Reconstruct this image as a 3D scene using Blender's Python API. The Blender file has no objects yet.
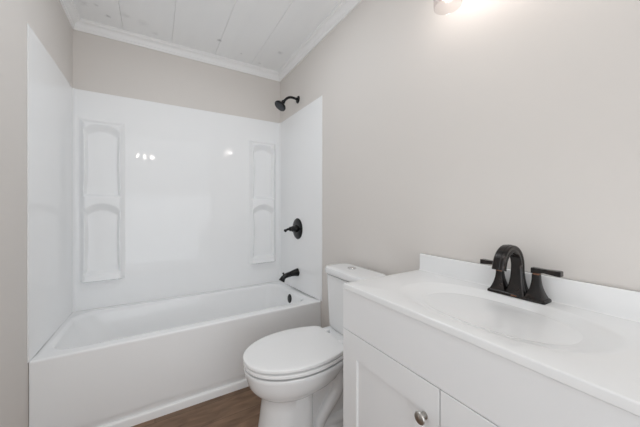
import bpy, bmesh, math, random
from mathutils import Vector, Matrix
random.seed(4)
PI = math.pi
SC = bpy.context.scene
COL = SC.collection

# ------------------------------------------------------------------ camera
cam_data = bpy.data.cameras.new('camera')
cam = bpy.data.objects.new('camera', cam_data)
COL.objects.link(cam)
SC.camera = cam
cam_data.sensor_fit = 'HORIZONTAL'
cam_data.sensor_width = 36.0
cam_data.lens = 273.4728 / 640 * 36.0
cam_data.shift_y = (206.47 - 213.5) / 640
cam_data.clip_start = 0.02
CAM_H = 1.1334
cam.location = (0, 0, CAM_H)
cam.rotation_euler = (PI / 2, 0, -0.5432)

# ------------------------------------------------------------------ world, lights, exposure
w = bpy.data.worlds.new('world')
SC.world = w
w.use_nodes = True
w.node_tree.nodes['Background'].inputs[0].default_value = (1, 1, 1, 1)
w.node_tree.nodes['Background'].inputs[1].default_value = 0.3

def area_light(name, loc, rot, sx, sy, power, color=(1, 1, 1)):
    l = bpy.data.lights.new(name, 'AREA')
    l.shape = 'RECTANGLE'
    l.size, l.size_y, l.energy, l.color = sx, sy, power, color
    o = bpy.data.objects.new(name, l)
    o.location, o.rotation_euler = loc, rot
    COL.objects.link(o)
    return o

# fill lights added to even out the room: behind the camera, at left, overhead
COOL = (0.905, 0.968, 1.02)
area_light('soft_fill', (.28, -1.3, .7), (PI / 2, 0, 0), 1.4, 1.3, 8.5, COOL)
area_light('soft_fill', (.20, -.7, 1.2), (PI / 2, 0, 0), 1.3, 2.3, 9.0, COOL)
area_light('soft_fill', (-.47, .45, 1.2), (PI / 2, 0, -PI / 2), 1.2, 1.7, 2.9, COOL)
area_light('overhead_fill', (.25, 1.40, 2.39), (0, 0, 0), .4, .3, 4.6, COOL)  # added fill just under the ceiling, no fixture there
VANITY_WATT = 3.2
HALL_GLOW = 40.0

SC.view_settings.view_transform = 'Standard'
SC.view_settings.look = 'None'
SC.view_settings.gamma = 1.0
SC.view_settings.use_curve_mapping = False
SC.view_settings.exposure = 0.0
try:
    SC.cycles.use_denoising = True
    SC.cycles.max_bounces = 14
    SC.cycles.diffuse_bounces = 8
    SC.cycles.transparent_max_bounces = 16
    SC.cycles.sample_clamp_indirect = 4.0
except Exception:
    pass

# ------------------------------------------------------------------ room dimensions (metres)
XL, XR = -0.4818, 1.0422          # left and right walls
YB, YF = 2.4768, -2.6             # wall behind the tub, wall behind the camera
ZC = 2.412                        # ceiling
TUB_Y = 1.7094                    # front of the tub
RIM = 0.4424
SUR_Z = 1.9418                    # top of the surround
TOI_Y = 1.21                      # toilet centre line
VAN_Y = 0.42                      # vanity centre line

# ------------------------------------------------------------------ materials
def mat(name, color, rough=0.5, metal=0.0, spec=0.5, coat=0.0):
    m = bpy.data.materials.new(name)
    m.use_nodes = True
    b = m.node_tree.nodes['Principled BSDF']
    b.inputs['Base Color'].default_value = (*color, 1)
    b.inputs['Roughness'].default_value = rough
    b.inputs['Metallic'].default_value = metal
    b.inputs['Specular IOR Level'].default_value = spec
    b.inputs['Coat Weight'].default_value = coat
    b.inputs['Coat Roughness'].default_value = 0.05
    return m

def bump(m, scale, strength, dist=0.002, detail=3):
    nt = m.node_tree
    b = nt.nodes['Principled BSDF']
    tc = nt.nodes.new('ShaderNodeTexCoord')
    n = nt.nodes.new('ShaderNodeTexNoise')
    n.inputs['Scale'].default_value = scale
    n.inputs['Detail'].default_value = detail
    bp = nt.nodes.new('ShaderNodeBump')
    bp.inputs['Strength'].default_value = strength
    bp.inputs['Distance'].default_value = dist
    nt.links.new(tc.outputs['Object'], n.inputs['Vector'])
    nt.links.new(n.outputs['Fac'], bp.inputs['Height'])
    nt.links.new(bp.outputs['Normal'], b.inputs['Normal'])
    return m

M = {}
M['paint'] = bump(mat('greige_paint', (0.70, 0.666, 0.635), 0.55, spec=0.3), 260, 0.12, 0.001)
M['acrylic'] = bump(mat('white_acrylic', (0.89, 0.895, 0.90), 0.03, spec=0.3), 3.0, 0.03, 0.004, 1)
M['trim'] = mat('white_trim_paint', (0.90, 0.90, 0.90), 0.35)
M['china'] = mat('white_china', (0.81, 0.815, 0.82), 0.08)
M['seat'] = mat('white_seat_plastic', (0.85, 0.85, 0.85), 0.22)
M['cabinet'] = mat('white_cabinet_paint', (0.81, 0.813, 0.82), 0.38, spec=0.4)
M['stone'] = mat('white_cultured_marble', (0.825, 0.828, 0.83), 0.16)
M['black'] = mat('oil_rubbed_black', (0.005, 0.005, 0.0055), 0.14, metal=0.0, spec=0.35)
M['nickel'] = mat('brushed_nickel', (0.50, 0.485, 0.46), 0.30, metal=1.0)
M['chrome'] = mat('chrome', (0.75, 0.75, 0.76), 0.12, metal=1.0)
M['dark_gap'] = mat('dark_gap', (0.05, 0.05, 0.05), 0.8)
M['gray_rubber'] = mat('gray_rubber', (0.028, 0.032, 0.038), 0.4)

def bronze():
    m = mat('oil_rubbed_bronze', (0.03, 0.025, 0.023), 0.24, metal=0.4)
    nt = m.node_tree
    b = nt.nodes['Principled BSDF']
    tc = nt.nodes.new('ShaderNodeTexCoord')
    n = nt.nodes.new('ShaderNodeTexNoise')
    n.inputs['Scale'].default_value = 55
    n.inputs['Detail'].default_value = 5
    r = nt.nodes.new('ShaderNodeValToRGB')
    r.color_ramp.elements[0].position = 0.45
    r.color_ramp.elements[0].color = (0.012, 0.010, 0.0095, 1)
    r.color_ramp.elements[1].position = 0.78
    r.color_ramp.elements[1].color = (0.032, 0.022, 0.018, 1)
    nt.links.new(tc.outputs['Object'], n.inputs['Vector'])
    nt.links.new(n.outputs['Fac'], r.inputs['Fac'])
    nt.links.new(r.outputs['Color'], b.inputs['Base Color'])
    return m
M['bronze'] = bronze()
M['copper'] = mat('worn_copper', (0.22, 0.11, 0.07), 0.4, metal=0.8)

def ceiling_mat():
    m = mat('white_painted_planks', (0.78, 0.785, 0.79), 0.5, spec=0.3)
    nt = m.node_tree
    b = nt.nodes['Principled BSDF']
    geo = nt.nodes.new('ShaderNodeNewGeometry')
    sep = nt.nodes.new('ShaderNodeSeparateXYZ')
    nt.links.new(geo.outputs['Position'], sep.inputs[0])
    # each board has its own slightly different coat of white
    n = nt.nodes.new('ShaderNodeTexNoise')
    n.inputs['Scale'].default_value = 2.2
    n.inputs['Detail'].default_value = 6
    mp = nt.nodes.new('ShaderNodeMapping')
    mp.inputs['Scale'].default_value = (4.0, 0.6, 1)
    nt.links.new(geo.outputs['Position'], mp.inputs['Vector'])
    nt.links.new(mp.outputs['Vector'], n.inputs['Vector'])
    rp = nt.nodes.new('ShaderNodeValToRGB')
    rp.color_ramp.elements[0].position = 0.3
    rp.color_ramp.elements[0].color = (0.90, 0.905, 0.91, 1)
    rp.color_ramp.elements[1].position = 0.6
    rp.color_ramp.elements[1].color = (0.92, 0.925, 0.925, 1)
    nt.links.new(n.outputs['Fac'], rp.inputs['Fac'])
    col = rp.outputs['Color']
    # knots and stains bleeding through the paint
    wob = nt.nodes.new('ShaderNodeTexNoise')
    wob.inputs['Scale'].default_value = 60
    nt.links.new(geo.outputs['Position'], wob.inputs['Vector'])
    for (x, y, r, s) in [(0.425, 2.20, .022, .75), (0.89, 2.12, .030, .45), (0.62, 2.30, .014, .5),
                         (-0.27, 2.31, .022, .6), (-0.385, 2.24, .035, .25), (-0.32, 2.22, .018, .35),
                         (-0.17, 2.24, .04, .22), (-0.07, 2.27, .05, .15), (0.0, 2.36, .03, .2), (0.80, 2.37, .02, .3)]:
        d = nt.nodes.new('ShaderNodeVectorMath')
        d.operation = 'DISTANCE'
        d.inputs[1].default_value = (x, y, ZC)
        nt.links.new(geo.outputs['Position'], d.inputs[0])
        ad = nt.nodes.new('ShaderNodeMath')
        ad.operation = 'MULTIPLY_ADD'
        nt.links.new(wob.outputs['Fac'], ad.inputs[0])
        ad.inputs[1].default_value = r * 1.2
        nt.links.new(d.outputs['Value'], ad.inputs[2])
        mr = nt.nodes.new('ShaderNodeMapRange')
        mr.inputs['From Min'].default_value = r * 0.7
        mr.inputs['From Max'].default_value = r * 1.5
        mr.inputs['To Min'].default_value = s * .75
        mr.inputs['To Max'].default_value = 0
        nt.links.new(ad.outputs[0], mr.inputs['Value'])
        mx = nt.nodes.new('ShaderNodeMix')
        mx.data_type = 'RGBA'
        nt.links.new(mr.outputs['Result'], mx.inputs[0])
        nt.links.new(col, mx.inputs[6])
        mx.inputs[7].default_value = (0.30, 0.30, 0.31, 1)
        col = mx.outputs[2]
    nt.links.new(col, b.inputs['Base Color'])
    return m
M['ceiling'] = ceiling_mat()

def floor_mat():
    m = mat('dark_brown_plank', (0.1, 0.07, 0.05), 0.42, spec=0.35)
    nt = m.node_tree
    b = nt.nodes['Principled BSDF']
    geo = nt.nodes.new('ShaderNodeNewGeometry')
    br = nt.nodes.new('ShaderNodeTexBrick')
    br.offset = 0.37
    br.inputs['Scale'].default_value = 1.0
    br.inputs['Brick Width'].default_value = 1.2
    br.inputs['Row Height'].default_value = 0.152
    br.inputs['Mortar Size'].default_value = 0.0012
    br.inputs['Color1'].default_value = (0.8, 0.8, 0.8, 1)
    br.inputs['Color2'].default_value = (1.15, 1.12, 1.1, 1)
    br.inputs['Mortar'].default_value = (0.4, 0.4, 0.4, 1)
    nt.links.new(geo.outputs['Position'], br.inputs['Vector'])
    mp = nt.nodes.new('ShaderNodeMapping')
    mp.inputs['Scale'].default_value = (4, 14, 1)
    nt.links.new(geo.outputs['Position'], mp.inputs['Vector'])
    n = nt.nodes.new('ShaderNodeTexNoise')
    n.inputs['Scale'].default_value = 1.6
    n.inputs['Detail'].default_value = 8
    n.inputs['Distortion'].default_value = 0.6
    nt.links.new(mp.outputs['Vector'], n.inputs['Vector'])
    rp = nt.nodes.new('ShaderNodeValToRGB')
    rp.color_ramp.elements[0].position = 0.3
    rp.color_ramp.elements[0].color = (0.150, 0.090, 0.055, 1)
    rp.color_ramp.elements[1].position = 0.72
    rp.color_ramp.elements[1].color = (0.285, 0.182, 0.118, 1)
    nt.links.new(n.outputs['Fac'], rp.inputs['Fac'])
    mx = nt.nodes.new('ShaderNodeMix')
    mx.data_type = 'RGBA'
    mx.blend_type = 'MULTIPLY'
    mx.inputs[0].default_value = 1
    nt.links.new(rp.outputs['Color'], mx.inputs[6])
    nt.links.new(br.outputs['Color'], mx.inputs[7])
    nt.links.new(mx.outputs[2], b.inputs['Base Color'])
    bp = nt.nodes.new('ShaderNodeBump')
    bp.inputs['Strength'].default_value = 0.15
    bp.inputs['Distance'].default_value = 0.002
    nt.links.new(n.outputs['Fac'], bp.inputs['Height'])
    nt.links.new(bp.outputs['Normal'], b.inputs['Normal'])
    return m
M['floor'] = floor_mat()

def glass_mat():
    m = bpy.data.materials.new('clear_shade_glass')
    m.use_nodes = True
    nt = m.node_tree
    nt.nodes.clear()
    out = nt.nodes.new('ShaderNodeOutputMaterial')
    tr = nt.nodes.new('ShaderNodeBsdfTransparent')
    tr.inputs[0].default_value = (0.92, 0.905, 0.90, 1)
    gl = nt.nodes.new('ShaderNodeBsdfGlossy')
    gl.inputs['Roughness'].default_value = 0.05
    lw = nt.nodes.new('ShaderNodeLayerWeight')
    lw.inputs['Blend'].default_value = 0.22
    tl = nt.nodes.new('ShaderNodeBsdfTranslucent')
    tl.inputs[0].default_value = (0.92, 0.90, 0.90, 1)
    m1 = nt.nodes.new('ShaderNodeMixShader')
    m1.inputs[0].default_value = 0.02
    nt.links.new(tr.outputs[0], m1.inputs[1])
    nt.links.new(tl.outputs[0], m1.inputs[2])
    sc_ = nt.nodes.new('ShaderNodeMath')
    sc_.operation = 'MULTIPLY'
    sc_.inputs[1].default_value = 0.10
    nt.links.new(lw.outputs['Facing'], sc_.inputs[0])
    mx = nt.nodes.new('ShaderNodeMixShader')
    nt.links.new(sc_.outputs[0], mx.inputs[0])
    nt.links.new(m1.outputs[0], mx.inputs[1])
    nt.links.new(gl.outputs[0], mx.inputs[2])
    nt.links.new(mx.outputs[0], out.inputs[0])
    return m
M['glass'] = glass_mat()

def emit(name, color, strength):
    m = bpy.data.materials.new(name)
    m.use_nodes = True
    b = m.node_tree.nodes['Principled BSDF']
    b.inputs['Base Color'].default_value = (0.9, 0.9, 0.9, 1)
    b.inputs['Emission Color'].default_value = (*color, 1)
    b.inputs['Emission Strength'].default_value = strength
    return m
M['bulb'] = emit('warm_bulb', (1.0, 0.90, 0.83), 5.0)
M['hall_bulb'] = emit('hall_bulb', (1.0, 0.93, 0.84), HALL_GLOW)

# ------------------------------------------------------------------ mesh helpers
def obj(name, bm, m, parent=None, smooth=True, angle=35, kind=None):
    bmesh.ops.recalc_face_normals(bm, faces=bm.faces)
    me = bpy.data.meshes.new(name)
    bm.to_mesh(me)
    bm.free()
    if smooth:
        for p in me.polygons:
            p.use_smooth = True
        me.set_sharp_from_angle(angle=math.radians(angle))
    o = bpy.data.objects.new(name, me)
    COL.objects.link(o)
    for mm in (m if isinstance(m, (list, tuple)) else [m]):
        me.materials.append(mm)
    if parent:
        o.parent = parent
        o.matrix_parent_inverse = Matrix.Translation(-Vector(parent.location))
    if kind:
        o['kind'] = kind
    return o

def thing(name, label, cat, loc):
    o = bpy.data.objects.new(name, None)
    o.empty_display_size = 0.05
    COL.objects.link(o)
    o.location = loc
    o['label'] = label
    o['category'] = cat
    return o

def box(bm, x0, x1, y0, y1, z0, z1, bevel=0.0, seg=2):
    r = bmesh.ops.create_cube(bm, size=1)
    vs = r['verts']
    for v in vs:
        v.co = Vector((x0 + (v.co.x + .5) * (x1 - x0), y0 + (v.co.y + .5) * (y1 - y0), z0 + (v.co.z + .5) * (z1 - z0)))
    if bevel > 0:
        es = set(e for v in vs for e in v.link_edges)
        bmesh.ops.bevel(bm, geom=list(es), offset=bevel, segments=seg, profile=0.5, affect='EDGES')
    return bm

def box_bm(*a, **k):
    return box(bmesh.new(), *a, **k)

def loft(bm, rings, cap0=True, cap1=True):
    vr = [[bm.verts.new(p) for p in r] for r in rings]
    n = len(vr[0])
    for a, b in zip(vr[:-1], vr[1:]):
        for i in range(n):
            j = (i + 1) % n
            bm.faces.new((a[i], a[j], b[j], b[i]))
    if cap0:
        bm.faces.new(vr[0][::-1])
    if cap1:
        bm.faces.new(vr[-1])
    return bm

def rrect(x0, x1, y0, y1, r, z, seg=8):
    """rounded rectangle ring, counter-clockwise"""
    pts = []
    r = min(r, (x1 - x0) / 2 - 1e-4, (y1 - y0) / 2 - 1e-4)
    for cx, cy, a0 in ((x1 - r, y1 - r, 0), (x0 + r, y1 - r, 90), (x0 + r, y0 + r, 180), (x1 - r, y0 + r, 270)):
        for k in range(seg + 1):
            a = math.radians(a0 + 90 * k / seg)
            pts.append((cx + r * math.cos(a), cy + r * math.sin(a), z(cx + r * math.cos(a), cy + r * math.sin(a)) if callable(z) else z))
    return pts

def frame_for(d):
    d = Vector(d).normalized()
    up = Vector((0, 0, 1)) if abs(d.z) < 0.95 else Vector((1, 0, 0))
    s = d.cross(up).normalized()
    return d, s, s.cross(d).normalized()

def lathe(bm, origin, axis, prof, n=40):
    """prof = [(distance along axis, radius)]"""
    d, s, u = frame_for(axis)
    o = Vector(origin)
    rings = []
    for t, r in prof:
        rr = max(r, 1e-5)
        rings.append([o + d * t + (s * math.cos(2 * PI * k / n) + u * math.sin(2 * PI * k / n)) * rr for k in range(n)])
    return loft(bm, rings)

def lathe_bm(*a, **k):
    return lathe(bmesh.new(), *a, **k)

def catmull(pts, k=8):
    P = [Vector(p) for p in pts]
    P = [P[0] * 2 - P[1]] + P + [P[-1] * 2 - P[-2]]
    out = []
    for i in range(1, len(P) - 2):
        for j in range(k):
            t = j / k
            out.append(0.5 * ((2 * P[i]) + (P[i + 1] - P[i - 1]) * t + (2 * P[i - 1] - 5 * P[i] + 4 * P[i + 1] - P[i + 2]) * t * t
                              + (3 * P[i] - P[i - 1] - 3 * P[i + 1] + P[i + 2]) * t ** 3))
    out.append(P[-2])
    return out

def tube(bm, path, radii, n=20):
    if not isinstance(radii, (list, tuple)):
        radii = [radii] * len(path)
    rings = []
    ref = None
    for i, p in enumerate(path):
        a = path[max(i - 1, 0)]
        b = path[min(i + 1, len(path) - 1)]
        d = (Vector(b) - Vector(a)).normalized()
        if ref is None:
            _, s, _ = frame_for(d)
        else:
            s = (ref - d * ref.dot(d)).normalized()
        ref = s
        u = s.cross(d)
        rings.append([Vector(p) + (s * math.cos(2 * PI * k / n) + u * math.sin(2 * PI * k / n)) * radii[i] for k in range(n)])
    return loft(bm, rings)

def prism_path(bm, prof, p0, p1, inward):
    """sweep a profile [(out, z)] straight from p0 to p1; out is measured along the inward direction"""
    inn = Vector(inward)
    ra = [Vector(p0) + inn * a + Vector((0, 0, z)) for a, z in prof]
    rb = [Vector(p1) + inn * a + Vector((0, 0, z)) for a, z in prof]
    return loft(bm, [ra, rb])

# ------------------------------------------------------------------ the room
obj('floor', box_bm(XL - .1, XR + .1, YF - .1, YB + .1, -.05, 0), M['floor'], smooth=False, kind='structure')
obj('wall_left', box_bm(XL - .1, XL, YF - .1, YB + .1, 0, ZC + .05), M['paint'], smooth=False, kind='structure')
obj('wall_right', box_bm(XR, XR + .1, YF - .1, YB + .1, 0, ZC + .05), M['paint'], smooth=False, kind='structure')
obj('wall_back', box_bm(XL, XR, YB, YB + .1, 0, ZC + .05), M['paint'], smooth=False, kind='structure')
obj('wall_front', box_bm(XL, XR, YF - .1, YF, 0, ZC + .05), M['paint'], smooth=False, kind='structure')

# ceiling of wide painted planks with open seams
bm = bmesh.new()
seams = [XL - .05, -0.195, 0.112, 0.432, 0.737, XR + .05]
for a, b in zip(seams[:-1], seams[1:]):
    bo = box_bm(a + .0006, b - .0006, YF - .05, YB + .05, ZC, ZC + .02, bevel=.0010, seg=1)
    me = bpy.data.meshes.new('t')
    bo.to_mesh(me)
    bo.free()
    bm.from_mesh(me)
    bpy.data.meshes.remove(me)
box(bm, XL - .1, XR + .1, YF - .1, YB + .1, ZC + .022, ZC + .06)
obj('ceiling', bm, M['ceiling'], smooth=False, kind='structure')

# crown moulding: bead, cove, fillet
CR = 0.0665
P_ = 0.050
prof = [(0, -CR), (.008, -CR), (.010, -CR + .004), (.010, -CR + .012), (.014, -CR + .015)]
for k in range(9):
    a = PI / 2 * k / 8
    prof.append((.014 + .026 * (1 - math.cos(a)), -CR + .015 + .034 * math.sin(a)))
prof += [(.042, -.0145), (.044, -.010), (P_, -.008), (P_, 0), (0, 0)]
for nm, p0, p1, inn in (('trim_1', (XL, YB, ZC), (XR, YB, ZC), (0, -1, 0)), ('trim_2', (XR, YF, ZC), (XR, YB, ZC), (-1, 0, 0)),
                        ('trim_3', (XL, YF, ZC), (XL, YB, ZC), (1, 0, 0)), ('trim_4', (XL, YF, ZC), (XR, YF, ZC), (0, 1, 0))):
    obj(nm, prism_path(bmesh.new(), prof, p0, p1, inn), M['trim'], angle=25, kind='structure')

# baseboards and the strip in front of the tub
bprof = [(0, 0), (.013, 0), (.013, .075), (.010, .086), (.004, .092), (0, .092)]
obj('baseboard_left', prism_path(bmesh.new(), bprof, (XL, YF, 0), (XL, TUB_Y - .03, 0), (1, 0, 0)), M['trim'], kind='structure')
obj('baseboard_right', prism_path(bmesh.new(), bprof, (XR, YF, 0), (XR, TUB_Y - .03, 0), (-1, 0, 0)), M['trim'], kind='structure')
tprof = [(-.02, 0), (.002, 0), (.002, .036)]
for k in range(1, 5):
    a = PI / 2 * k / 4
    tprof.append((.002 - .009 * (1 - math.cos(a)), .036 + .009 * math.sin(a)))
tprof += [(-.02, .045)]
obj('trim_5', prism_path(bmesh.new(), tprof, (XL, TUB_Y, 0), (XR, TUB_Y, 0), (0, -1, 0)), M['trim'], kind='structure')

# door behind the camera
d = thing('door_1', 'white panelled door in the wall opposite the bathtub', 'door', (0.28, YF, 0))
del d['label'], d['category']
d['kind'] = 'structure'
bm = box_bm(-.11, .67, YF + .002, YF + .03, .01, 2.03, bevel=.003)
for z0, z1 in ((.25, .95), (1.1, 1.88)):
    for x0 in (.0, .31):
        box(bm, x0, x0 + .25, YF + .03, YF + .036, z0, z1, bevel=.004)
obj('door_leaf', bm, M['trim'], d)
bm = bmesh.new()
box(bm, -.19, -.115, YF + .001, YF + .02, 0, 2.11, bevel=.004)
box(bm, .675, .75, YF + .001, YF + .02, 0, 2.11, bevel=.004)
box(bm, -.115, .675, YF + .001, YF + .02, 2.035, 2.11, bevel=.004)
obj('door_casing', bm, M['trim'], d)
obj('door_knob', lathe_bm((-.05, YF + .03, .95), (0, 1, 0), [(0, .028), (.006, .028), (.008, .012), (.03, .012), (.036, .026), (.05, .028), (.06, .016), (.061, .0)]), M['black'], d)

# ------------------------------------------------------------------ bathtub
tub = thing('bathtub', 'long white alcove bathtub with a smooth plain apron', 'bathtub', (0.28, 2.09, 0))
ox0, ox1, oy0, oy1 = XL + .0015, XR - .0015, TUB_Y, YB - .002
def slope(dz):
    return lambda x, y: RIM + dz - .030 * max(0.0, (y - TUB_Y) / .767)
rings = []
def o_ring(inset, z, r=.004, front=0.0):
    rings.append(rrect(ox0, ox1, oy0 + front, oy1, r, z))
o_ring(0, 0.0, front=.014)
o_ring(0, 0.046, front=.014)
o_ring(0, 0.058, front=.010)
o_ring(0, 0.075, front=.003)
o_ring(0, 0.092, front=0)
o_ring(0, RIM - .10, front=0)
o_ring(0, RIM - .014, front=0)
for k in range(0, 7):          # bullnose on the front edge
    a = PI / 2 * k / 6
    rings.append(rrect(ox0, ox1, oy0 + .010 * (1 - math.cos(a)), oy1, .004, slope(-.010 + .010 * math.sin(a))))
ix0, ix1, iy0, iy1 = XL + .045, XR - .072, TUB_Y + .088, YB - .085
ER = .026
rings.append(rrect(ix0 - ER - .004, ix1 + ER + .004, iy0 - ER - .004, iy1 + ER + .004, .12, slope(-.0005)))
for k in range(0, 9):          # rolled inner edge
    a = PI / 2 * k / 8 * .93
    e = ER * (1 - math.sin(a))
    rings.append(rrect(ix0 - e, ix1 + e, iy0 - e, iy1 + e, .12, slope(-.0005 - ER * (1 - math.cos(a)))))
for z, xl_, e, er, r in ((.37, .010, .004, .003, .125), (.33, .034, .012, .009, .13), (.25, .10, .030, .022, .14), (.17, .18, .050, .034, .15), (.12, .26, .075, .055, .16), (.088, .36, .115, .09, .16), (.075, .46, .16, .13, .14)):
    rings.append(rrect(ix0 + xl_, ix1 - er, iy0 + e, iy1 - e, r, z))
obj('tub_shell', loft(bmesh.new(), rings), M['acrylic'], tub, angle=70)
ovx = ix1 - .005
obj('overflow_plate', lathe_bm((ovx + .004, 2.09, .362), (-1, 0, .08), [(0, .037), (.004, .037), (.008, .034), (.010, .028), (.0105, .012), (.012, .010), (.0122, 0)]), M['black'], tub)['label'] = 'black round overflow plate'
obj('drain', lathe_bm((ix1 - .23, 2.09, .0735), (0, 0, 1), [(0, .035), (.003, .035), (.005, .030), (.005, .024), (.012, .022), (.014, 0)]), M['black'], tub)['label'] = 'black drain'

# ------------------------------------------------------------------ surround panels
def sur_thing(label, loc):
    t = thing('surround_panel', label, 'surround panel', loc)
    t['group'] = 'white surround panels around the bathtub'
    return t
sur = sur_thing('wide white glossy surround panel with two shelf columns behind the bathtub', (0.28, YB, RIM))
sur_l = sur_thing('white glossy surround panel on the left wall, opposite the shower fittings', (XL, TUB_Y + .38, RIM))
sur_r = sur_thing('white glossy surround panel on the right wall behind the black valve and tub spout', (XR, TUB_Y + .38, RIM))
T = .004
CRAD = .028
def panel_bottom(y):
    return slope(0)(0, y) + .0010
def panel(name, path, sur):
    """path: list of (x, y, inward x, inward y) along the wall face"""
    bm = bmesh.new()
    cols = []
    for x, y, nx, ny in path:
        f0 = Vector((x + nx * T, y + ny * T, 0))
        zs = [panel_bottom(y), SUR_Z - .004, SUR_Z]
        col = [bm.verts.new((f0.x, f0.y, z)) for z in zs[:2]]
        col.append(bm.verts.new((f0.x - nx * .0025, f0.y - ny * .0025, zs[2])))
        col.append(bm.verts.new((x + nx * .0005, y + ny * .0005, zs[2])))
        col.append(bm.verts.new((x + nx * .0005, y + ny * .0005, zs[0])))
        cols.append(col)
    n = len(cols[0])
    for a, b in zip(cols[:-1], cols[1:]):
        for i in range(n):
            j = (i + 1) % n
            bm.faces.new((a[i], b[i], b[j], a[j]))
    bm.faces.new(cols[0])
    bm.faces.new(cols[-1][::-1])
    return obj(name, bm, M['acrylic'], sur, angle=30)
def corner_path(cx, cy, side):
    out = []
    for k in range(9):
        a = PI / 2 * k / 8
        nx = math.cos(a) * side
        ny = -math.sin(a)
        out.append((cx - nx * CRAD - 0, cy - ny * CRAD, nx, ny))
    return out
side_l = [(XL, TUB_Y - .012, 1, 0), (XL, TUB_Y + .03, 1, 0), (XL, YB - CRAD, 1, 0)]
side_r = [(XR, TUB_Y - .016, -1, 0), (XR, TUB_Y + .03, -1, 0), (XR, YB - CRAD, -1, 0)]
panel('panel', side_l, sur_l)
panel('panel', side_r, sur_r)
panel('panel', corner_path(XL + CRAD, YB - CRAD, 1) + corner_path(XR - CRAD, YB - CRAD, -1)[::-1], sur)

# moulded shelf columns: each a relief with two arched recesses
def sstep(t):
    t = max(0.0, min(1.0, t))
    return t * t * (3 - 2 * t)
def lstep(t):
    t = max(0.0, min(1.0, t))
    return t if .12 < t < .88 else (t * t / .24 + .06 if t <= .12 else 1 - (1 - t) ** 2 / .24 - .06) if 0 < t < 1 else t
def caddy(x0, x1, z0, z1):
    W_, H_ = x1 - x0, z1 - z0
    nx, nz = 72, 260
    xc = (x0 + x1) / 2
    niches = ((z0 + H_ * .520, z0 + H_ * .972), (z0 + H_ * .045, z0 + H_ * .483))
    bm = bmesh.new()
    grid = []
    for i in range(nx + 1):
        row = []
        for j in range(nz + 1):
            x = x0 + W_ * i / nx
            z = z0 + H_ * j / nz
            e = min(x - x0, x1 - x, (z1 - z))
            h = .036 * sstep(e / .040)
            if z - z0 < .05:                       # lower lip stands out a little more
                h += .010 * sstep((.05 - (z - z0)) / .035) * sstep(e / .03)
            h *= sstep((z - z0) / .014) if z - z0 < .014 else 1
            rec = 0
            for n0, n1 in niches:
                mid = (n0 + n1) / 2
                waist = .008 * math.cos(PI * (z - mid) / (n1 - n0)) if n0 < z < n1 else 0
                hw = W_ * .5 - .026 - waist
                u = (x - xc) / hw
                if abs(u) >= 1:
                    continue
                top = n1 - .050 * u * u
                if not n0 < z < top:
                    continue
                side = (1 - abs(u)) * hw
                r_ = min(sstep(side / .020), sstep((z - n0) / .026), lstep((top - z) / .050))
                rec = max(rec, r_)
            h -= rec * .0345
            row.append(bm.verts.new((x, YB - T - max(h, .0002), z)))
        grid.append(row)
    for i in range(nx):
        for j in range(nz):
            bm.faces.new((grid[i][j], grid[i + 1][j], grid[i + 1][j + 1], grid[i][j + 1]))
    b = [bm.verts.new((x, YB - T + .0005, z)) for x, z in ((x0, z0), (x1, z0), (x1, z1), (x0, z1))]
    return obj('shelf_column', bm, M['acrylic'], sur, angle=60)
def clean_caddy(*a):
    o = caddy(*a)
    me = o.data
    b = bmesh.new()
    b.from_mesh(me)
    bmesh.ops.delete(b, geom=[v for v in b.verts if not v.link_faces], context='VERTS')
    # close the relief at the back
    be = [e for e in b.edges if e.is_boundary]
    r = bmesh.ops.extrude_edge_only(b, edges=be)
    nv = [g for g in r['geom'] if isinstance(g, bmesh.types.BMVert)]
    for v in nv:
        v.co.y = YB - T + .0005
    be = [e for e in b.edges if e.is_boundary]
    bmesh.ops.contextual_create(b, geom=be)
    bmesh.ops.recalc_face_normals(b, faces=b.faces)
    b.to_mesh(me)
    b.free()
    for p in me.polygons:
        p.use_smooth = True
    me.set_sharp_from_angle(angle=math.radians(60))
    return o
clean_caddy(-.450, -.184, .602, 1.748)['label'] = 'left moulded shelf column with two arched recesses'
clean_caddy(.733, .998, .602, 1.742)['label'] = 'right moulded shelf column with two arched recesses'

# ------------------------------------------------------------------ shower fittings on the right wall
SH_Y = 2.085
sh = thing('overhead_shower', 'black shower head on a bent arm high on the right wall', 'shower head', (XR, SH_Y, 2.04))
obj('flange', lathe_bm((XR - .0005, SH_Y, 2.04), (-1, 0, 0), [(0, .031), (.003, .031), (.009, .026), (.013, .016), (.014, .011)]), M['black'], sh)
path = catmull([(XR - .006, SH_Y, 2.040), (1.005, SH_Y, 2.046), (.972, SH_Y, 2.046), (.940, SH_Y, 2.032), (.912, SH_Y, 2.002)], 8)
obj('arm', tube(bmesh.new(), path, .0105), M['black'], sh)
ax = Vector((-.60, -.06, -.80)).normalized()
hp = Vector((.910, SH_Y, 2.000))
hd = obj('head', lathe_bm(hp, ax, [(-.004, .0), (0, .015), (.010, .017), (.016, .013), (.024, .016), (.034, .030), (.046, .046), (.052, .050), (.060, .050), (.064, .047), (.0645, 0)]), M['black'], sh)
bm = lathe_bm(hp + ax * .0640, ax, [(0, .043), (.002, .043), (.0025, .040), (.003, 0)])
_, s_, u_ = frame_for(ax)
for rr, nn in ((.012, 6), (.022, 12), (.032, 18)):
    for k in range(nn):
        a = 2 * PI * k / nn
        lathe(bm, hp + ax * .0665 + (s_ * math.cos(a) + u_ * math.sin(a)) * rr, ax, [(0, .0022), (.002, .0016), (.0021, 0)], n=8)
obj('spray_face', bm, M['gray_rubber'], sh)['label'] = 'dark grey nozzle face'

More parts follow.
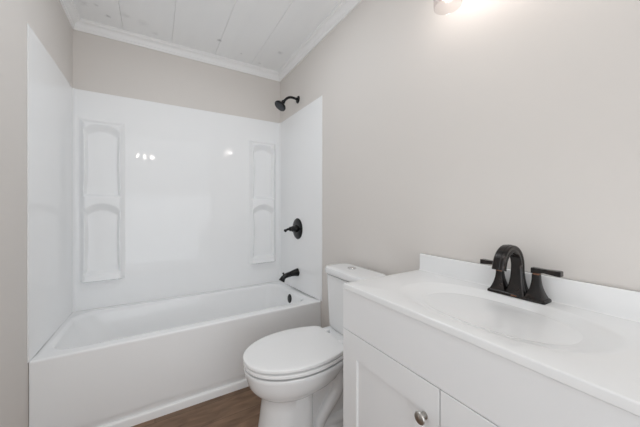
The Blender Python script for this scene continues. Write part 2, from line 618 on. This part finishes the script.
va = thing('shower_valve', 'black round shower valve with a lever handle on the white panel', 'shower valve', (XR - T, SH_Y, .945))
obj('escutcheon', lathe_bm((XR - T, SH_Y, .945), (-1, 0, 0), [(0, .089), (.003, .089), (.008, .085), (.011, .075), (.012, .070), (.015, .062), (.016, .030)], n=56), M['black'], va)
obj('hub', lathe_bm((XR - T - .015, SH_Y, .945), (-1, 0, 0), [(0, .031), (.012, .029), (.030, .024), (.038, .024), (.040, .020), (.044, .019), (.058, .019), (.061, .016), (.061, 0)]), M['black'], va)
hx = XR - T - .071
lp = catmull([(hx, SH_Y, .945), (hx - .018, SH_Y - .002, .944), (hx - .036, SH_Y - .008, .940), (hx - .052, SH_Y - .016, .934)], 6)
nL = len(lp)
obj('lever', tube(bmesh.new(), lp, [.0125 - .0035 * min(1, i / (nL * .6)) + (.004 if i > nL * .8 else 0) for i in range(nL)], 18), M['black'], va)

sp = thing('tub_spout', 'black tub spout with a diverter knob above the bathtub rim', 'tub spout', (XR - T, SH_Y, .572))
path = catmull([(XR - T, SH_Y, .576), (1.005, SH_Y, .574), (.965, SH_Y, .567), (.930, SH_Y, .560), (.906, SH_Y, .545), (.890, SH_Y, .520)], 7)
n_ = len(path)
rad = []
for i in range(n_):
    t = i / (n_ - 1)
    r = .034 - .012 * min(1, t / .35) if t < .35 else .022 - .003 * (t - .35) / .4 if t < .75 else .019 + .007 * (t - .75) / .25
    rad.append(r)
obj('spout', tube(bmesh.new(), path, rad, 28), M['black'], sp)
obj('diverter_knob', lathe_bm((.908, SH_Y, .560), (-.1, 0, 1), [(0, .005), (.016, .0045), (.018, .008), (.026, .0085), (.028, .006), (.0285, 0)], n=20), M['black'], sp)

# ------------------------------------------------------------------ toilet
toi = thing('toilet', 'white two-piece toilet with its lid closed beside the vanity', 'toilet', (.72, TOI_Y, 0))
def egg(x0, x1, hw, z, sm=.56, back=.76, cr=.06, n=44):
    L = x1 - x0
    half = []
    for i in range(n + 1):
        t = i / n
        s = 1 - math.cos(t * PI / 2) if t <= .5 else None
        # even spacing with denser ends
        s = 0.5 - 0.5 * math.cos(PI * t)
        if s < sm:
            wv = hw * math.sqrt(max(0, 1 - ((s - sm) / sm) ** 2)) ** .94
        else:
            wv = hw * (1 - (1 - back) * ((s - sm) / (1 - sm)) ** 2)
            q = (s - (1 - cr)) / cr
            if q > 0:
                c = min(cr * L, wv)
                wv = wv - c * (1 - math.sqrt(max(0, 1 - q * q)))
        half.append((x0 + L * s, wv))
    ring = [(x, TOI_Y + wv, z) for x, wv in half]
    ring += [(x, TOI_Y - wv, z) for x, wv in half[-1:0:-1] if True]
    # drop duplicate tip
    return ring
rings = [egg(.394, .655, .126, 0.0, .5, .9, .14), egg(.392, .655, .124, .012, .5, .9, .14), egg(.402, .648, .116, .06, .5, .9, .14), egg(.414, .645, .110, .14, .5, .9, .14),
         egg(.424, .645, .107, .22, .5, .9, .14), egg(.424, .65, .107, .266, .5, .88, .14),
         egg(.418, .675, .117, .274, .52, .8, .25), egg(.398, .71, .137, .285, .54, .78, .2), egg(.378, .74, .155, .303, .55, .78, .18), egg(.362, .765, .170, .325, .56, .78, .12), egg(.351, .785, .181, .358, .56, .78, .1),
         egg(.345, .80, .187, .384, .56, .78, .08), egg(.342, .80, .189, .400, .56, .78, .08), egg(.344, .80, .187, .404, .56, .78, .08), egg(.352, .795, .179, .4035, .56, .78, .08), egg(.362, .79, .170, .402, .56, .78, .08)]
bm = loft(bmesh.new(), rings)
# rear body, deck under the tank, foot
def rear(z, x0, x1, hw, r=.03):
    return rrect(x0, x1, TOI_Y - hw, TOI_Y + hw, r, z, seg=10)
loft(bm, [rear(0, .58, .985, .105), rear(.02, .58, .985, .105), rear(.045, .58, .98, .085), rear(.09, .56, .95, .062), rear(.20, .55, .93, .060), rear(.28, .56, .95, .075), rear(.33, .60, .985, .10),
          rear(.36, .62, 1.0, .125), rear(.425, .66, 1.0, .13), rear(.436, .67, .995, .126)])
for s in (-1, 1):              # the trapway showing on either side
    yy = TOI_Y + s * .062
    pth = catmull([(.78, yy - s * .01, .34), (.80, yy, .26), (.785, yy, .20), (.735, yy, .145), (.69, yy - s * .005, .08), (.67, yy - s * .01, .0)], 7)
    tube(bm, pth, [.036 - .004 * i / (len(pth) - 1) for i in range(len(pth))], 20)
    pth = catmull([(.70, yy - s * .02, .05), (.80, yy - s * .012, .055), (.90, yy - s * .012, .05), (.95, yy - s * .02, .0)], 7)
    tube(bm, pth, [.036] * len(pth), 20)
obj('bowl', bm, M['china'], toi, angle=50)
# seat and lid
def slab(x0, x1, hw, z0, z1, ed):
    R = []
    for k in range(4):
        a = PI / 2 * k / 3
        eb = .016 * (1 - k / 3)
        R.append(egg(x0 + eb, x1 - eb, hw - eb, z0 + .005 * k / 3))
    for k in range(4):
        a = PI / 2 * k / 3
        R.append(egg(x0 + ed * (1 - math.cos(a)), x1 - ed * (1 - math.cos(a)), hw - ed * (1 - math.cos(a)), z1 - ed + ed * math.sin(a)))
    return R
obj('seat', loft(bmesh.new(), slab(.342, .80, .187, .4085, .4270, .004)), M['seat'], toi, angle=60)
R = slab(.339, .808, .1855, .4315, .4500, .005)
R.append(egg(.36, .79, .166, .4515))
R.append(egg(.42, .74, .12, .4528))
obj('seat_lid', loft(bmesh.new(), R), M['seat'], toi, angle=60)
for s in (-1, 1):
    obj('hinge', box_bm(.795, .83, TOI_Y + s * .075 - .02, TOI_Y + s * .075 + .02, .434, .452, bevel=.006, seg=3), M['seat'], toi)
    obj('bolt_cap', lathe_bm((.74, TOI_Y + s * .095, .018), (0, 0, 1), [(0, .015), (.01, .014), (.018, .009), (.021, 0)], n=20), M['seat'], toi)
# tank
TK_Y = 1.175
def tring(x0, x1, hw, z, r):
    hw += .030
    return rrect(x0, x1, TK_Y - hw, TK_Y + hw, r, z, seg=10)
obj('tank', loft(bmesh.new(), [tring(.870, .995, .138, .437, .045), tring(.862, 1.0, .146, .445, .048), tring(.857, 1.003, .149, .47, .05), tring(.846, 1.006, .1535, .7455, .05)]), M['china'], toi)
obj('tank_lid', loft(bmesh.new(), [tring(.846, 1.006, .153, .7515, .05), tring(.838, 1.012, .158, .7535, .052), tring(.836, 1.012, .159, .758, .052), tring(.836, 1.012, .159, .778, .052), tring(.839, 1.010, .157, .785, .052),
                                  tring(.846, 1.004, .150, .789, .05), tring(.87, .99, .13, .7905, .045)]), M['china'], toi)
bm = lathe_bm((.932, TOI_Y - .006, .7895), (0, 0, 1), [(0, .024), (.004, .024), (.0055, .022), (.0055, .0205), (.0045, .0200), (.0045, .0195), (.006, .019), (.0065, 0)])
obj('flush_button', bm, M['chrome'], toi)['label'] = 'round chrome flush button'

# ------------------------------------------------------------------ vanity
VX0 = .604                                  # front of the carcass
VY0, VY1 = VAN_Y - .409, VAN_Y + .414
CT = .849                                   # counter top height
van = thing('vanity_cabinet', 'white vanity cabinet with two recessed-panel doors', 'vanity cabinet', (.80, VAN_Y, 0))
bm = bmesh.new()
box(bm, VX0 + .018, XR - .015, VY1 - .016, VY1 - .001, .0, CT - .021, bevel=.001)
box(bm, VX0 + .018, XR - .015, VY0 + .001, VY0 + .016, .0, CT - .021, bevel=.001)
box(bm, VX0 + .018, XR - .015, VY0 + .016, VY1 - .016, .10, .116)
box(bm, XR - .022, XR - .015, VY0 + .016, VY1 - .016, .10, CT - .021)
box(bm, VX0 + .07, VX0 + .085, VY0 + .016, VY1 - .016, 0, .10)
box(bm, VX0 + .018, VX0 + .036, VY0 + .016, VY1 - .016, .68, CT - .021)
box(bm, VX0 + .018, VX0 + .036, VAN_Y - .02, VAN_Y + .02, .116, .68)
obj('carcass', bm, M['cabinet'], van, smooth=False)
DT = .679
obj('false_front', box_bm(VX0, VX0 + .0175, VY0 + .001, VY1 - .001, DT + .0028, CT - .0215, bevel=.0012), M['cabinet'], van, smooth=False)
def shaker(y0, y1, z0, z1, knob_y):
    bm = bmesh.new()
    st, rl = .079, .083
    x0, x1 = VX0, VX0 + .0175
    rec = .007
    sl = .0025
    def q(a):
        return bm.faces.new([bm.verts.new(p) for p in a])
    # back slab with a framed, recessed centre: concentric loops on the front face
    def loop(x, e0, e1):
        return [Vector((x, y0 + e0, z0 + e1)), Vector((x, y1 - e0, z0 + e1)), Vector((x, y1 - e0, z1 - e1)), Vector((x, y0 + e0, z1 - e1))]
    L = [loop(x1, 0, 0), loop(x0 + .0015, 0, 0), loop(x0, .0015, .0015), loop(x0, st, rl), loop(x0 + rec, st + sl, rl + sl)]
    loft(bm, L)
    d_ = obj('door', bm, M['cabinet'], van, smooth=False)
    obj('knob', lathe_bm((x0 + .0005, knob_y, .588), (-1, 0, 0), [(0, .0095), (.002, .0095), (.004, .0062), (.013, .0055), (.016, .009), (.0185, .0150), (.021, .0158), (.0235, .0145), (.0255, .009), (.026, 0)], n=32), M['nickel'], d_)['label'] = 'round brushed nickel knob'
    return d_
GAP = .0014
DC = .427
shaker(DC + GAP, VY1 - .001, .105, DT, DC + .0435)['label'] = 'door nearer the toilet'
shaker(VY0 + .001, DC - GAP, .105, DT, DC - .0435)['label'] = 'door farther from the toilet'

# top with an integral oval basin
top = thing('bathroom_countertop', 'white vanity top with integral oval basin on the cabinet', 'countertop', (.80, VAN_Y, CT - .02))
TX0, TX1 = .600, XR - .002
TY0, TY1 = VAN_Y - .404, VAN_Y + .404
SX, SAX, SAY, SN = .806, .158, .262, 2.35
bm = bmesh.new()
NQ = 128
def sup(k, ax_, ay_):
    a = 2 * PI * (k + .5) / NQ
    c, s = math.cos(a), math.sin(a)
    return (SX + ax_ * math.copysign(abs(c) ** (2 / SN), c), VAN_Y + ay_ * math.copysign(abs(s) ** (2 / SN), s))
def rect_ring(x0, x1, y0, y1, z):
    out = []
    for k in range(NQ):
        a = 2 * PI * (k + .5) / NQ
        c, s = math.cos(a), math.sin(a)
        # project the ray direction of the basin point to the rectangle
        px, py = sup(k, SAX, SAY)
        dx, dy = px - SX, py - VAN_Y
        t = min(((x1 - SX) / dx) if dx > 1e-9 else ((x0 - SX) / dx) if dx < -1e-9 else 1e9,
                ((y1 - VAN_Y) / dy) if dy > 1e-9 else ((y0 - VAN_Y) / dy) if dy < -1e-9 else 1e9)
        out.append([SX + dx * t, VAN_Y + dy * t, z])
    for cx in (x0, x1):
        for cy in (y0, y1):
            i = min(range(NQ), key=lambda q_: (out[q_][0] - cx) ** 2 + (out[q_][1] - cy) ** 2)
            out[i] = [cx, cy, z]
    return [tuple(p) for p in out]
R = [rect_ring(TX0 + .10, TX1 - .02, TY0 + .08, TY1 - .08, CT - .020), rect_ring(TX0 + .0012, TX1, TY0 + .0012, TY1 - .0012, CT - .020), rect_ring(TX0, TX1, TY0, TY1, CT - .0188), rect_ring(TX0, TX1, TY0, TY1, CT - .004)]
for k in range(1, 5):
    a = PI / 2 * k / 4
    e = .004 * (1 - math.cos(a))
    R.append(rect_ring(TX0 + e, TX1, TY0 + e, TY1 - e, CT - .004 + .004 * math.sin(a)))
def sring(f, z):
    off = .060 * max(0, 1 - f)                  # the bowl is deepest towards the wall, under the spout
    q = [sup(k, SAX * f, SAY * f if f > .3 else SAY * f * (.65 + .35 * f / .3)) for k in range(NQ)]
    return [(x + off, y, z) for x, y in q]
BAS = [(1.04, 0), (1.015, -.0006), (.99, -.002), (.96, -.0042), (.91, -.0082), (.84, -.0133), (.76, -.0190), (.66, -.0260), (.55, -.0335), (.44, -.0405), (.34, -.0475), (.26, -.0540), (.20, -.0600), (.14, -.0625)]
R.append(sring(1.04, CT))
R += [sring(f, CT + z) for f, z in BAS[1:]]
loft(bm, R)
obj('basin_top', bm, M['stone'], top, angle=40)
BSX = 1.022
obj('backsplash', loft(bmesh.new(), [rrect(BSX - .006, TX1, TY0, TY1, .001, CT - .001, 2), rrect(BSX - .003, TX1, TY0, TY1, .001, CT + .0012, 2), rrect(BSX, TX1, TY0, TY1, .001, CT + .005, 2), rrect(BSX, TX1, TY0, TY1, .001, CT + .0685, 2), rrect(BSX + .001, TX1, TY0 + .001, TY1 - .001, .001, CT + .071, 2), rrect(BSX + .0035, TX1, TY0 + .003, TY1 - .003, .001, CT + .072, 2)]), M['stone'], top, angle=60)
obj('drain', lathe_bm((SX + .055, VAN_Y, CT - .0635), (0, 0, 1), [(0, .022), (.003, .022), (.004, .019), (.0045, .015), (.009, .014), (.011, 0)]), M['bronze'], top)['label'] = 'dark bronze drain stopper'

# ------------------------------------------------------------------ faucet
fa = thing('faucet', 'oil-rubbed bronze faucet with two levers on the vanity top', 'faucet', (.987, VAN_Y, CT))
FX = .987
def sq(x, y, hx_, hy_, z, r=.003):
    return rrect(x - hx_, x + hx_, y - hy_, y + hy_, r, z, 3)
bm = loft(bmesh.new(), [sq(FX, VAN_Y, .0255, .080, CT + .0002), sq(FX, VAN_Y, .0255, .080, CT + .006), sq(FX, VAN_Y, .0235, .078, CT + .009), sq(FX, VAN_Y, .0225, .077, CT + .010)])
obj('base_plate', bm, M['bronze'], fa)
for s in (-1, 1):
    hy = VAN_Y + s * .0508
    R = []
    for k in range(13):
        t = k / 12
        hw = .0095 + .0145 * (1 - t) ** 2.3
        R.append(sq(FX, hy, hw * .93, hw, CT + .0095 + .070 * t, .002))
    h_ = obj('handle', loft(bmesh.new(), R), M['bronze'], fa)
    obj('collar', loft(bmesh.new(), [sq(FX, hy, .0083, .0088, CT + .079), sq(FX, hy, .0083, .0088, CT + .0835)]), M['copper'], h_)['label'] = 'copper-toned collar'
    # lever: flat bar that grows a little towards its end
    bm = bmesh.new()
    R = []
    for yo, hx_, z0, z1 in ((-.0115, .0095, .083, .0975), (-.0105, .010, .0825, .099), (.004, .010, .0835, .099), (.02, .0085, .087, .0985), (.052, .0105, .0845, .0995), (.059, .011, .0840, .0995), (.0605, .010, .085, .0985)):
        y = hy + s * yo
        R.append([(FX - hx_, y, CT + z0), (FX + hx_, y, CT + z0), (FX + hx_, y, CT + z1), (FX - hx_, y, CT + z1)])
    loft(bm, R)
    bmesh.ops.bevel(bm, geom=[e for e in bm.edges if abs((e.verts[0].co - e.verts[1].co).y) > .004], offset=.002, segments=2, affect='EDGES')
    obj('lever', bm, M['bronze'], h_)
# spout: flared square column that rises, arches over and ends facing down
cl = []
for k in range(9):
    t = k / 8
    cl.append((FX + .002, CT + .009 + .088 * t, .0125 + .012 * (1 - t) ** 2.2, .015 + .011 * (1 - t) ** 2.2, PI / 2))
cx0, cz0, rr = FX + .002 - .057, CT + .095, .057
for k in range(1, 15):
    a = math.radians(168 * k / 14)
    cl.append((cx0 + rr * math.cos(a), cz0 + rr * math.sin(a) * 1.03, .0125 - .001 * k / 14, .015 + .001 * k / 14, PI / 2 + a))
xe, ze, _, _, ae = cl[-1]
cl.append((xe + math.cos(ae) * .012, ze + math.sin(ae) * .012, .0115, .0165, ae))
R = []
for x, z, h1, h2, a in cl:
    nx_, nz_ = math.sin(a), -math.cos(a)      # outer side normal in the x-z plane
    c = .0028
    ring = []
    for uu, vv in ((-h1, -h2 + c), (-h1, h2 - c), (-h1 + c, h2), (-c * 1.3, h2), (0, h2 - .0010), (c * 1.3, h2), (h1 - c, h2), (h1, h2 - c), (h1, h2 * .38), (h1 + .0014, h2 * .3), (h1 + .0014, -h2 * .3), (h1, -h2 * .38), (h1, -h2 + c), (h1 - c, -h2), (c * 1.3, -h2), (0, -h2 + .0010), (-c * 1.3, -h2), (-h1 + c, -h2)):
        ring.append((x + nx_ * uu, VAN_Y + vv, z + nz_ * uu))
    R.append(ring)
spo = obj('spout', loft(bmesh.new(), R), M['bronze'], fa, angle=30)
ex, ez = cl[-1][0], cl[-1][1]
ea = cl[-1][4]
obj('aerator', lathe_bm((ex, VAN_Y, ez), (math.cos(ea), 0, math.sin(ea)), [(-.002, .0085), (.002, .0085), (.002, .006), (.0022, 0)], n=24), M['copper'], spo)
obj('badge', box_bm(FX - .0262, FX - .0236, VAN_Y - .008, VAN_Y + .008, CT + .0028, CT + .0072, bevel=.0006), M['copper'], fa)['label'] = 'small copper-toned badge'

# ------------------------------------------------------------------ vanity light
LZ = 2.11
LT_Y = .455
vl = thing('vanity_light', 'three-shade wall light with clear glass shades above the vanity', 'wall light', (XR, LT_Y, LZ))
obj('backplate', box_bm(XR - .022, XR - .0005, LT_Y - .21, LT_Y + .21, LZ - .03, LZ + .03, bevel=.005, seg=3), M['nickel'], vl)
SHX = .915
for yo in (.158, 0, -.158):
    y = LT_Y + yo
    pth = catmull([(XR - .02, y, LZ), (XR - .07, y, LZ + .005), (SHX + .015, y, LZ + .004), (SHX, y, LZ - .012), (SHX, y, LZ - .03)], 6)
    obj('arm', tube(bmesh.new(), pth, .007, 14), M['nickel'], vl)
    sk = obj('socket', lathe_bm((SHX, y, LZ - .022), (0, 0, -1), [(0, .012), (.004, .024), (.045, .024), (.048, .019), (.048, 0)]), M['nickel'], vl)
    zt, zb = LZ - .035, 1.864
    bm = bmesh.new()
    pr = []
    for r, z in ((.026, zt), (.042, zt - .006), (.048, zt - .022), (.049, zt - .06), (.0492, zb + .02), (.0482, zb + .004), (.0472, zb), (.0452, zb), (.0462, zb + .004), (.0469, zb + .02), (.0467, zt - .06), (.0457, zt - .023), (.0405, zt - .009), (.026, zt - .003)):
        pr.append([(SHX + r * math.cos(2 * PI * k / 48), y + r * math.sin(2 * PI * k / 48), z) for k in range(48)])
    pr.append(pr[0])
    vr = [[bm.verts.new(p) for p in r] for r in pr[:-1]]
    vr.append(vr[0])
    for a_, b_ in zip(vr[:-1], vr[1:]):
        for i in range(48):
            j = (i + 1) % 48
            bm.faces.new((a_[i], a_[j], b_[j], b_[i]))
    obj('shade', bm, M['glass'], sk)['label'] = 'clear glass shade'
    obj('bulb', lathe_bm((SHX, y, LZ - .068), (0, 0, -1), [(0, .012), (.012, .013), (.03, .022), (.045, .027), (.06, .027), (.072, .021), (.080, .010), (.082, 0)], n=28), M['bulb'], sk)['label'] = 'glowing warm bulb'
    pl = bpy.data.lights.new('bulb_light', 'POINT')
    pl.energy = VANITY_WATT
    pl.color = (1.0, 0.965, 0.925)
    pl.shadow_soft_size = .03
    po = bpy.data.objects.new('bulb_light', pl)
    po.location = (SHX, y, 1.98)
    COL.objects.link(po)

# ------------------------------------------------------------------ ceiling light behind the camera
HY = -1.85
cl_ = thing('ceiling_light', 'three-bulb ceiling light near the door opposite the bathtub', 'ceiling light', (.02, HY, ZC))
obj('canopy', lathe_bm((.02, HY, ZC - .0005), (0, 0, -1), [(0, .065), (.01, .065), (.022, .05), (.026, .02), (.026, 0)]), M['nickel'], cl_)
obj('crossbar', box_bm(-.11, .15, HY - .01, HY + .01, ZC - .05, ZC - .026, bevel=.003), M['nickel'], cl_)
for xo in (-.10, 0, .10):
    sk = obj('socket', lathe_bm((.02 + xo, HY, ZC - .049), (0, 0, -1), [(0, .006), (.085, .006), (.090, .018), (.14, .018), (.142, .014), (.142, 0)]), M['nickel'], cl_)
    obj('bulb', lathe_bm((.02 + xo, HY, ZC - .19), (0, 0, -1), [(0, .013), (.015, .016), (.04, .027), (.06, .028), (.078, .018), (.085, 0)], n=24), M['hall_bulb'], sk)
